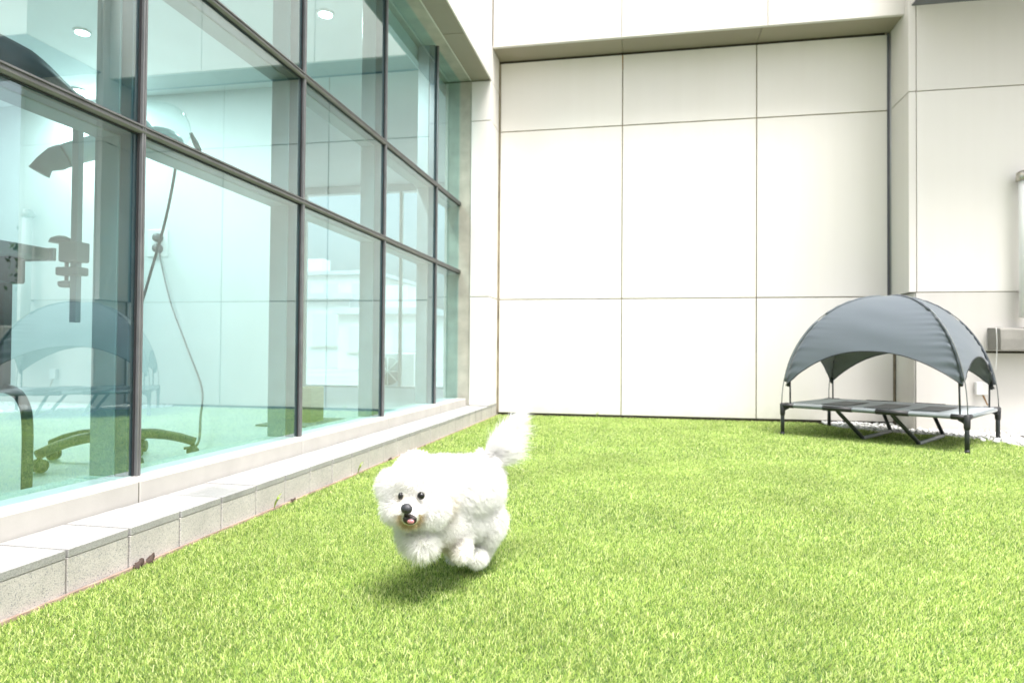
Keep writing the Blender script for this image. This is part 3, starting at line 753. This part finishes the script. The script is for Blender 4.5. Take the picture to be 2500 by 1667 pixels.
# ------------------------------------------------------------------ pebbles and litter
def pebble_bm(bm, c, r):
    d = bmesh.ops.create_icosphere(bm, subdivisions=1, radius=1)
    q = Matrix.Translation(c) @ Matrix.Rotation(random.uniform(0, 6.28), 4, 'Z') @ Matrix.Diagonal((r * random.uniform(.8, 1.4), r * random.uniform(.7, 1.0), r * random.uniform(.45, .7), 1))
    bmesh.ops.transform(bm, matrix=q, verts=d['verts'])
bm = bmesh.new(); cnt = 0
while cnt < 1500:
    x = random.uniform(1.55, 3.5); lo = float(np.interp(x, EX, EY)); hi = D if x < 2.09 else (DR if x < XPE else DR + .5)
    if hi - lo < .02: continue
    yv = random.uniform(lo - .02, hi - .01)
    if random.random() < max(0, (lo + .06 - yv) / .12): continue
    pebble_bm(bm, Vector((x, yv, random.uniform(.0, .022))), random.uniform(.009, .019)); cnt += 1
me = bm_done(bm, 'pebbles'); smooth(me)
tag(link('pebbles', me, 'pebble'), 'bed of white pebbles along the foot of the pier wall', kind='stuff')
for i, (x, yv, lab) in enumerate([(2.40, 5.05, 'white pebble lying on the turf just right of the far bed leg'), (2.30, 5.17, 'white pebble on the turf between the right-hand bed legs'),
                                  (2.36, 5.12, 'flat white pebble on the turf beside the pebble bed'), (1.66, 6.03, 'lone white pebble on the turf near the back bed leg'),
                                  (2.43, 4.70, 'white pebble on the turf at the right picture edge')]):
    bm = bmesh.new(); pebble_bm(bm, Vector((x, yv, .024)), .020)
    tag(link('pebble', smooth(bm_done(bm, 'pebble')), 'pebble', base=(x, yv, .02)), lab, 'pebble', 'stray white pebbles')

def leaf_litter(name, x, y, L, label, m, group, curl=.02, ang=0.0, cat='leaf'):
    n = 9; v = []; f = []
    for i in range(n + 1):
        t = i / n; wv = .26 * L * math.sin(math.pi * min(1, t * .95 + .03)) * (.4 + .8 * random.random())
        zz_ = .010 + curl * t * t + random.uniform(-.002, .003)
        for s_ in (-1, 0, 1):
            lx, ly = t * L - L / 2, s_ * wv
            v.append((x + lx * math.cos(ang) - ly * math.sin(ang), y + lx * math.sin(ang) + ly * math.cos(ang), zz_ + (.010 * s_ if s_ < 0 else .004 * s_) * random.uniform(.3, 1.2)))
    for i in range(n):
        for k in range(2): a = i * 3 + k; f.append((a, a + 1, a + 4, a + 3))
    o = pydata(name, v, f, m, None, base=(x, y, 0), sm=True)
    md = o.modifiers.new('thickness', 'SOLIDIFY'); md.thickness = .0012
    tag(o, label, cat, group)
leaf_litter('dry_leaf', XL + .020, 1.625, .038, 'brown curled dry leaf lying against the kerb, nearer of two', 'leafdry', 'dry leaves at the kerb', .012, 1.50)
leaf_litter('dry_leaf', XL + .022, 1.668, .034, 'brown curled dry leaf lying against the kerb, farther of two', 'leafdry', 'dry leaves at the kerb', .014, 1.62)
leaf_litter('dry_leaf', XL + .018, 2.46, .022, 'tiny dark leaf scrap at the kerb foot beside the weed', 'leafdry', 'dry leaves at the kerb', .006, 1.1)
leaf_litter('dry_leaf', XL + .018, 3.50, .020, 'dark leaf scrap at the kerb foot behind the dog', 'leafdry', 'dry leaves at the kerb', .008, .7)
def weed(x, y, label):
    t = thing('weed', (x, y, 0), label, 'weed', 'small weeds growing from the kerb foot')
    for k in range(4):
        a = -.6 + k * .7; r_ = .014 + .004 * (k % 2)
        tip = Vector((x + r_ * math.cos(a), y + r_ * math.sin(a), .035 + .008 * (k % 3)))
        tube('stem', bez([(x, y, .005), ((x + tip.x) / 2, (y + tip.y) / 2, .028), tip], 4), .0011, 'weed', t, 5)
        d_ = Vector((math.cos(a), math.sin(a), .5)).normalized(); sdv = Vector((-math.sin(a), math.cos(a), 0))
        pydata('leaf', [tip - d_ * .002, tip + d_ * .008 + sdv * .006, tip + d_ * .018 + Vector((0, 0, .003)), tip + d_ * .008 - sdv * .006], [(0, 1, 2, 3)], 'weed', t)
weed(XL + .012, 2.33, 'small green weed sprouting at the kerb left of the dog')
weed(XL + .012, 3.09, 'tiny green sprout at the kerb foot just above the dog ear')
weed(-.42, D - .03, 'small weed growing at the foot of the cream back wall')

# ------------------------------------------------------------------ raised dog bed with canopy
FL, FR, BR, BL = Vector((1.032, 5.345, 0)), Vector((1.962, 4.605, 0)), Vector((2.490, 5.380, 0)), Vector((1.552, 6.110, 0))
ctr = (FL + FR + BR + BL) / 4
ZB = .222
db = thing('dog_bed', (ctr.x, ctr.y, 0), 'raised grey dog bed with a domed canopy standing by the wall', 'dog bed')
Zv = Vector((0, 0, 1))
cor = [FL, FR, BR, BL]
for c in cor:
    ip = c.lerp(ctr, .012)
    lg = tube('leg', [c + Zv * .002, c + Zv * .10, c + Zv * (ZB - .01)], [.0140, .0140, .0140], 'bedframe', db, 12)
    tube('foot_cap', [c + Zv * .001, c + Zv * .022], .016, 'plastic', lg, 12)
    tube('corner_joint', [c + Zv * (ZB - .075), c + Zv * (ZB - .06), c + Zv * (ZB + .012), c + Zv * (ZB + .018)], [.0155, .0185, .0195, .012], 'plastic', lg, 12)
for a, b in ((FL, FR), (FR, BR), (BR, BL), (BL, FL)):
    tube('rail', [a + Zv * ZB, b + Zv * ZB], .0145, 'rail', db, 12)
    d_ = (b - a).normalized()
    for e, sg in ((a, 1), (b, -1)):
        tube('corner_sleeve', [e + Zv * ZB, e + d_ * (.085 * sg) + Zv * ZB], .0175, 'plastic', db, 12)
        # curved brace under the corner
        tube('corner_brace', bez([e + Zv * (ZB - .062), e + d_ * (.014 * sg) + Zv * (ZB - .032), e + d_ * (.045 * sg) + Zv * (ZB - .014)], 4), .010, 'plastic', db, 8)
def bp(u, v): # u along front (FL->FR), v to the back
    return (FL.lerp(FR, u)).lerp(BL.lerp(BR, u), v)
def cloth(name, u0, u1, v0, v1, m, zoff, sag=.012, parent=db):
    n = 10; vv = []; ff = []
    for j in range(n + 1):
        for i in range(n + 1):
            u, v = u0 + (u1 - u0) * i / n, v0 + (v1 - v0) * j / n
            p = bp(u, v); vv.append(p + Zv * (ZB + zoff - sag * 16 * u * (1 - u) * v * (1 - v)))
    for j in range(n):
        for i in range(n): a = j * (n + 1) + i; ff.append((a, a + 1, a + n + 2, a + n + 1))
    o = pydata(name, vv, ff, m, parent, sm=True)
    md = o.modifiers.new('thickness', 'SOLIDIFY'); md.thickness = .002
    return o
deck = cloth('deck_cloth', .008, .992, .008, .992, 'bedcloth', .013)
for u0, u1 in ((.17, .32), (.425, .575), (.68, .83)):
    cloth('mesh_panel', u0, u1, .24, .78, 'meshcloth', .0165, parent=db)
# middle support frames: two trapezoid legs
for u in (.34, .64):
    for v, vi in ((0.0, .16), (1.0, .84)):
        a = bp(u, v); b = bp(u + .10, vi)
        tube('support_leg', bez([a + Zv * (ZB - .004), a.lerp(b, .08) + Zv * (ZB - .03), a.lerp(b, .93) + Zv * .035, b + Zv * .014], 6), .0135, 'bedframe', db, 10)
        tube('support_sleeve', [bp(u - .085, v) + Zv * ZB, bp(u + .085, v) + Zv * ZB], .0182, 'plastic', db, 12)
    tube('support_bar', [bp(u + .10, .16) + Zv * .016, bp(u + .10, .84) + Zv * .016], .0135, 'alu_mid', db, 10)
# canopy poles: two arches over the diagonals
AP = 1.036
def low_th(c): return math.radians(12.8 if c is FR else 9.5)
def arch(c, th, out=0.0):
    R = (c - ctr)
    k = math.cos(th) ** .92
    return ctr + R * (k * (1 + out)) + Zv * (ZB + (AP - ZB) * math.sin(th) ** .95)
for a, b in ((FL, BR), (FR, BL)):
    p1 = [arch(a, math.radians(t), .008) for t in range(1, 90, 4)]; p2 = [arch(b, math.radians(t), .008) for t in range(89, 0, -4)]
    tube('arch_pole', p1 + [ctr + Zv * AP] + p2, .0034, 'rod', db, 7)
for c in cor:
    q0 = c.lerp(ctr, .075) + Zv * (ZB + .012); q1 = arch(c, low_th(c) + math.radians(2), -.055)
    tube('corner_rod', [q0, q1], .0062, 'bedframe', db, 8)
# canopy cloth: four wedge panels, arched openings at the bottom, ruffles along the seams
def th_low(s_, dip, a, b):
    w_ = (1 - abs(2 * s_ - 1) ** 2.3); t_ = low_th(a) * (1 - s_) + low_th(b) * s_
    return t_ + (dip - t_) * w_
def panel(a, b, dip, name='canopy_panel'):
    nu, nv = 44, 110; vv = []; ff = []
    for j in range(nv + 1):
        for i in range(nu + 1):
            s_ = i / nu; t0 = th_low(s_, dip, a, b); th = t0 + (math.radians(86) - t0) * (j / nv)
            ins = -.020
            p = arch(a, th, ins).lerp(arch(b, th, ins), s_)
            nrm = ((a + b) / 2 - ctr).normalized()
            belly = .050 * math.sin(math.pi * s_) * math.cos(th) ** .5
            edge = min(s_, 1 - s_)
            ruff = .0075 * math.cos(th) ** 1.5 * math.exp(-edge / .065) * (math.sin(th * 88 + 2.2 * math.sin(th * 9) + s_ * 5) + .6 * math.sin(th * 47 + 1)) * (.35 + .65 * math.cos(th) ** .5) * (1 if edge > .002 else .4)
            sag = -.012 * math.sin(math.pi * s_) * math.sin(2 * th)
            fold = .0022 * math.sin(s_ * 9 + th * 21) * math.exp(-((s_ - .5) / .3) ** 2)
            vv.append(p + nrm * (belly + ruff + fold) + Zv * (sag + ruff * .4))
    for j in range(nv):
        for i in range(nu): q = j * (nu + 1) + i; ff.append((q, q + 1, q + nu + 2, q + nu + 1))
    o = pydata(name, vv, ff, 'canopy', db, sm=True)
    md = o.modifiers.new('thickness', 'SOLIDIFY'); md.thickness = .0012
    # bound hem along the opening
    tube('hem', [vv[i] for i in range(0, nu + 1)], .0035, 'bedframe', o, 6)
    return o
for a, b, dp in ((FL, FR, 29.5), (FR, BR, 27), (BR, BL, 29.5), (BL, FL, 27)):
    panel(a, b, math.radians(dp))
# dark pole sleeves along the seams, with a gap part-way up
for c in cor:
    for lo, hi in ((math.degrees(low_th(c)) + 2, 50), (56, 87)):
        tube('pole_sleeve', [arch(c, math.radians(t), -.008) for t in np.linspace(lo, hi, 16)], [.0085 + .0018 * math.sin(k * 2.1) for k in range(16)], 'canopy' if c is FL else 'seam', db, 8)
    tube('canopy_corner', [arch(c, low_th(c) - math.radians(.5), -.045), arch(c, low_th(c) + math.radians(3), -.035)], [.010, .007], 'bedframe', db, 8)
pydata('top_patch', [arch(c, math.radians(85.5), -.02) + Zv * .002 for c in cor], [(0, 1, 2, 3)], 'canopy', db)

# ------------------------------------------------------------------ the dog
dog = thing('dog', (-.45, 1.72, .02), 'fluffy white dog running towards the camera with its tail up', 'dog')
def V3(*a): return np.array(a, float)
N_ = dict(
 head=V3(-.539, 1.531, .264), fore=V3(-.538, 1.551, .296), muz=V3(-.525, 1.480, .230), chL=V3(-.577, 1.512, .226), chR=V3(-.490, 1.526, .222),
 neck=V3(-.520, 1.607, .235), chest=V3(-.516, 1.598, .190), chestlow=V3(-.514, 1.609, .150), rib=V3(-.475, 1.707, .222), rump=V3(-.440, 1.810, .205), belly=V3(-.475, 1.708, .160))
chains = [  # (points, radii)
 ([V3(-0.5406, 1.5357, 0.2714)], [0.059]),
 ([V3(-0.5385, 1.5611, 0.3049)], [0.047]),
 ([V3(-0.5248, 1.4814, 0.2305)], [0.033]),
 ([V3(-0.5644, 1.5113, 0.2358)], [0.033]),
 ([V3(-0.4938, 1.5251, 0.2332)], [0.041]),
 ([V3(-0.5960, 1.5398, 0.2973), V3(-0.6034, 1.5336, 0.2778), V3(-0.5971, 1.5301, 0.2585)], [0.017, 0.018, 0.014]),
 ([V3(-0.4859, 1.5871, 0.2747), V3(-0.4721, 1.5799, 0.2555), V3(-0.4671, 1.5659, 0.2350)], [0.021, 0.022, 0.018]),
 ([V3(-0.5324, 1.5987, 0.2573), V3(-0.5123, 1.6281, 0.2571), V3(-0.4824, 1.7055, 0.2433), V3(-0.4579, 1.8124, 0.2278)], [0.048, 0.062, 0.075, 0.075]),
 ([V3(-0.5190, 1.5973, 0.1910), V3(-0.4820, 1.7069, 0.1599), V3(-0.4484, 1.7951, 0.1549)], [0.058, 0.050, 0.046]),
 ([V3(-0.5444, 1.5724, 0.1685), V3(-0.5273, 1.5351, 0.1601), V3(-0.5059, 1.5190, 0.1520)], [0.034, 0.028, 0.026]),
 ([V3(-0.4723, 1.6789, 0.1217), V3(-0.4495, 1.6428, 0.1095), V3(-0.4363, 1.6200, 0.1024)], [0.026, 0.018, 0.016]),
 ([V3(-0.4207, 1.8108, 0.1440), V3(-0.4197, 1.8015, 0.1029), V3(-0.4311, 1.8102, 0.0636), V3(-0.4332, 1.7794, 0.0507), V3(-0.4317, 1.7440, 0.0541)], [0.044, 0.034, 0.027, 0.024, 0.021]),
 ([V3(-0.4830, 1.8200, 0.0906), V3(-0.5060, 1.8161, 0.0536), V3(-0.5064, 1.7857, 0.0441)], [0.032, 0.02, 0.017]),
 ([V3(-0.4348, 1.8468, 0.2668), V3(-0.4144, 1.8704, 0.3064), V3(-0.3891, 1.8949, 0.3530), V3(-0.3568, 1.9105, 0.4041)], [0.041, 0.029, 0.017, 0.006]),
 ([V3(-0.5258, 1.5944, 0.2866), V3(-0.4977, 1.6713, 0.2765)], [0.040, 0.048]),
]
bm = bmesh.new()
for pts, rad in chains:
    seq = []
    if len(pts) == 1: seq = [(pts[0], rad[0])]
    for i in range(len(pts) - 1):
        L = np.linalg.norm(pts[i + 1] - pts[i]); n = max(2, int(L / (.25 * min(rad[i], rad[i + 1]))))
        for k in range(n + 1): t = k / n; seq.append((pts[i] * (1 - t) + pts[i + 1] * t, rad[i] * (1 - t) + rad[i + 1] * t))
    for p, r_ in seq:
        d_ = bmesh.ops.create_icosphere(bm, subdivisions=2, radius=r_)
        bmesh.ops.translate(bm, vec=Vector(p), verts=d_['verts'])
me = bpy.data.meshes.new('body_raw'); bm.to_mesh(me); bm.free()
raw = bpy.data.objects.new('body_raw', me); C.objects.link(raw)
md = raw.modifiers.new('r', 'REMESH'); md.mode = 'VOXEL'; md.voxel_size = .0055
md = raw.modifiers.new('s', 'SMOOTH'); md.iterations = 10; md.factor = .5
dg = bpy.context.evaluated_depsgraph_get(); dg.update()
ev = raw.evaluated_get(dg); bme = bpy.data.meshes.new_from_object(ev)
bpy.data.objects.remove(raw)
bme.name = 'body'
bme.calc_loop_triangles()
nv = len(bme.vertices); co = np.zeros(nv * 3, np.float32); bme.vertices.foreach_get('co', co); co = co.reshape(-1, 3)
no = np.zeros(nv * 3, np.float32); bme.vertices.foreach_get('normal', no); no = no.reshape(-1, 3)
nt_ = len(bme.loop_triangles); tr = np.zeros(nt_ * 3, np.int32); bme.loop_triangles.foreach_get('vertices', tr); tr = tr.reshape(-1, 3)
body = link('body', smooth(bme), 'skin', dog)

EYEL, EYER, NOSE, MOUTH = V3(-.5455, 1.4778, .2682), V3(-.4980, 1.4808, .2705), V3(-.5185, 1.443, .2485), V3(-.5125, 1.455, .2225)
fdir = np.array([-.30, -.95, .05]); fdir /= np.linalg.norm(fdir)
def fur(ns):
    A = co[tr[:, 0]]; B = co[tr[:, 1]]; Cc = co[tr[:, 2]]
    ar = np.linalg.norm(np.cross(B - A, Cc - A), axis=1)
    ar = ar * np.where((A[:, 2] > .285) & (A[:, 1] > 1.84) & (A[:, 0] > -.44), 4.0, 1.0); pr_ = ar / ar.sum()
    idx = rng.choice(nt_, ns, p=pr_)
    r1 = np.sqrt(rng.random(ns)); r2 = rng.random(ns)
    w0, w1, w2 = 1 - r1, r1 * (1 - r2), r1 * r2
    P = A[idx] * w0[:, None] + B[idx] * w1[:, None] + Cc[idx] * w2[:, None]
    Nn = no[tr[idx, 0]] * w0[:, None] + no[tr[idx, 1]] * w1[:, None] + no[tr[idx, 2]] * w2[:, None]
    Nn /= np.linalg.norm(Nn, axis=1)[:, None]
    dH = np.linalg.norm(P - N_['head'], axis=1)
    head = np.clip((.115 - dH) / .03, 0, 1) * (P[:, 1] < 1.60)
    tailt = np.clip((P[:, 2] - .275) / .03, 0, 1) * (P[:, 1] > 1.84) * (P[:, 0] > -.44)
    low = np.clip((.13 - P[:, 2]) / .06, 0, 1)
    L = .025 * (1 - head) + .018 * head
    L = L * (1 - low) + .012 * low
    # shorter round eyes, nose and mouth
    dE = np.minimum(np.linalg.norm(P - EYEL, axis=1), np.linalg.norm(P - EYER, axis=1))
    dN = np.linalg.norm(P - NOSE, axis=1); dM = np.linalg.norm(P - MOUTH, axis=1)
    L = np.where(head > .3, L * np.clip(.38 + (dE - .012) / .035, .38, 1), L)
    L = np.where(head > .3, L * np.clip(.30 + (np.minimum(dN, dM) - .016) / .04, .30, 1), L)
    # plume on the tail
    tt = np.clip((P[:, 2] - .285) / .14, 0, 1)            # 0 at the tail root, 1 at its tip
    L = L * (1 - tailt) + tailt * (.030 + .065 * (1 - .6 * tt) * rng.random(ns) ** 1.6)
    L *= rng.uniform(.65, 1.2, ns)
    back = np.array([.30, .93, .10])
    comb = np.where(head[:, None] > .3, (P - N_['muz']) * 4 + np.array([0, 0, -.1]), back * .35 + np.array([0, 0, -.35]))
    comb = np.where(tailt[:, None] > .05, np.array([.50, .10, .80]) + (np.array([.45, -.1, -.45]) * (rng.random(ns)**2 * (1 - .8 * tt))[:, None]), comb)
    nw = np.where(tailt > .05, .15 + .14 * (1 - tt), np.where(head > .3, 1.0, .85))[:, None]
    dirs = Nn * nw + comb * np.where(tailt > .05, 1.0, .55)[:, None] + rng.normal(0, .16, (ns, 3)) * (1 - .5 * low)[:, None] * (1 - .4 * tailt)[:, None]
    # clumps: shared offset by coarse cell
    cell = np.floor(P / .011).astype(np.int64); hsh = (cell[:, 0] * 73856093 ^ cell[:, 1] * 19349663 ^ cell[:, 2] * 83492791) & 1023
    cl = rng.normal(0, .13, (1024, 3))[hsh] * (1 - .65 * low)[:, None] * (1 - .4 * head)[:, None]
    dirs = dirs + cl; dirs /= np.linalg.norm(dirs, axis=1)[:, None]
    keep = ~((dN < .0145) | (dE < .0052))
    mo = (dM < .019) & (P[:, 1] < 1.480); keep &= ~mo
    P, dirs, L, Nn, head, tailt, dM, dE = P[keep], dirs[keep], L[keep], Nn[keep], head[keep], tailt[keep], dM[keep], dE[keep]; k = len(P)
    pts = np.zeros((k, 5, 3), np.float32); grav = np.array([0, 0, -1.0])
    curl = rng.normal(0, 1, (k, 3))
    for j in range(5):
        t = j / 4
        pts[:, j] = P - Nn * .002 + dirs * (L * t)[:, None] + (grav * .22 + curl * .10)[None, :, :][0] * (L * t * t)[:, None]
    rad = np.zeros((k, 5), np.float32)
    for j, f_ in enumerate((.00038, .00038, .00034, .00026, .0001)): rad[:, j] = f_
    rad *= np.where(tailt > .05, .75, 1.0)[:, None]
    tint = np.ones((k, 4), np.float32) * np.array([.87, .865, .86, 1], np.float32)
    # yellow saliva stain each side of the mouth, tear stain, dingy belly; painted ear shade
    st = np.exp(-((dM - .022) / .011) ** 2) * (P[:, 2] < .232) * (head > .2) * .8
    bl = np.exp(-(np.linalg.norm((P - V3(-.505, 1.60, .112)) / V3(.05, .06, .035), axis=1)) ** 2) * .75
    ear_shade = np.exp(-(np.linalg.norm((P - V3(-.462, 1.575, .225)) / V3(.022, .03, .035), axis=1)) ** 2) * .35  # shade below the right ear, painted as a tan tint
    te = np.exp(-((dE - .008) / .006) ** 2) * (P[:, 2] < .270) * .35
    q = np.clip(np.maximum(np.maximum(np.maximum(st, bl), te), ear_shade), 0, 1)[:, None]
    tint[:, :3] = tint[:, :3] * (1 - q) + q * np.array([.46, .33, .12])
    return pts, rad, tint
pts, rad, tint = fur(130000)
hc = bpy.data.hair_curves.new('fur')
hc.add_curves([5] * len(pts))
base_d = np.array(BASE[dog.name], np.float32)
hc.attributes['position'].data.foreach_set('vector', (pts - base_d).astype(np.float32).ravel())
ra = hc.attributes.get('radius') or hc.attributes.new('radius', 'FLOAT', 'POINT')
ra.data.foreach_set('value', rad.ravel())
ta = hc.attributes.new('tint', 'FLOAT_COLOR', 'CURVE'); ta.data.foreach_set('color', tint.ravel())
hc.materials.append(M['fur'])
fo = bpy.data.objects.new('fur', hc); C.objects.link(fo); fo.parent = dog
# face
fd = Vector(fdir); side = fd.cross(Vector((0, 0, 1))).normalized(); upv = side.cross(fd)
rotf = Matrix((side, -fd, upv)).transposed()
ellip('eye', EYEL, (.0062, .0070, .0088), 'eye', dog, rotf, 3)
ellip('eye', EYER, (.0096, .0078, .0090), 'eye', dog, rotf, 3)
ns_ = ellip('nose', NOSE, (.0140, .0115, .0120), 'nose', dog, rotf, 3)
for s_ in (-1, 1):
    ellip('nostril', Vector(NOSE) + side * (.0052 * s_) + fd * .0088 - upv * .002, (.0026, .0022, .0030), 'eye', ns_, rotf, 2)
mo_ = ellip('mouth', Vector(MOUTH) + fd * .004, (.0180, .011, .0115), 'lips', dog, rotf, 3)
ellip('tongue', Vector(MOUTH) + fd * .0095 - side * .0055 - upv * .002, (.0105, .006, .0066), 'tongue', mo_, rotf, 3)
tube('lip_line', bez([Vector(MOUTH) + side * -.019 + upv * .004 + fd * .004, Vector(MOUTH) + side * -.009 + upv * .0075 + fd * .010, Vector(NOSE) - upv * .011 + fd * .004, Vector(MOUTH) + side * .009 + upv * .0075 + fd * .010, Vector(MOUTH) + side * .019 + upv * .006 + fd * .003], 5), .0022, 'lips', mo_, 7)
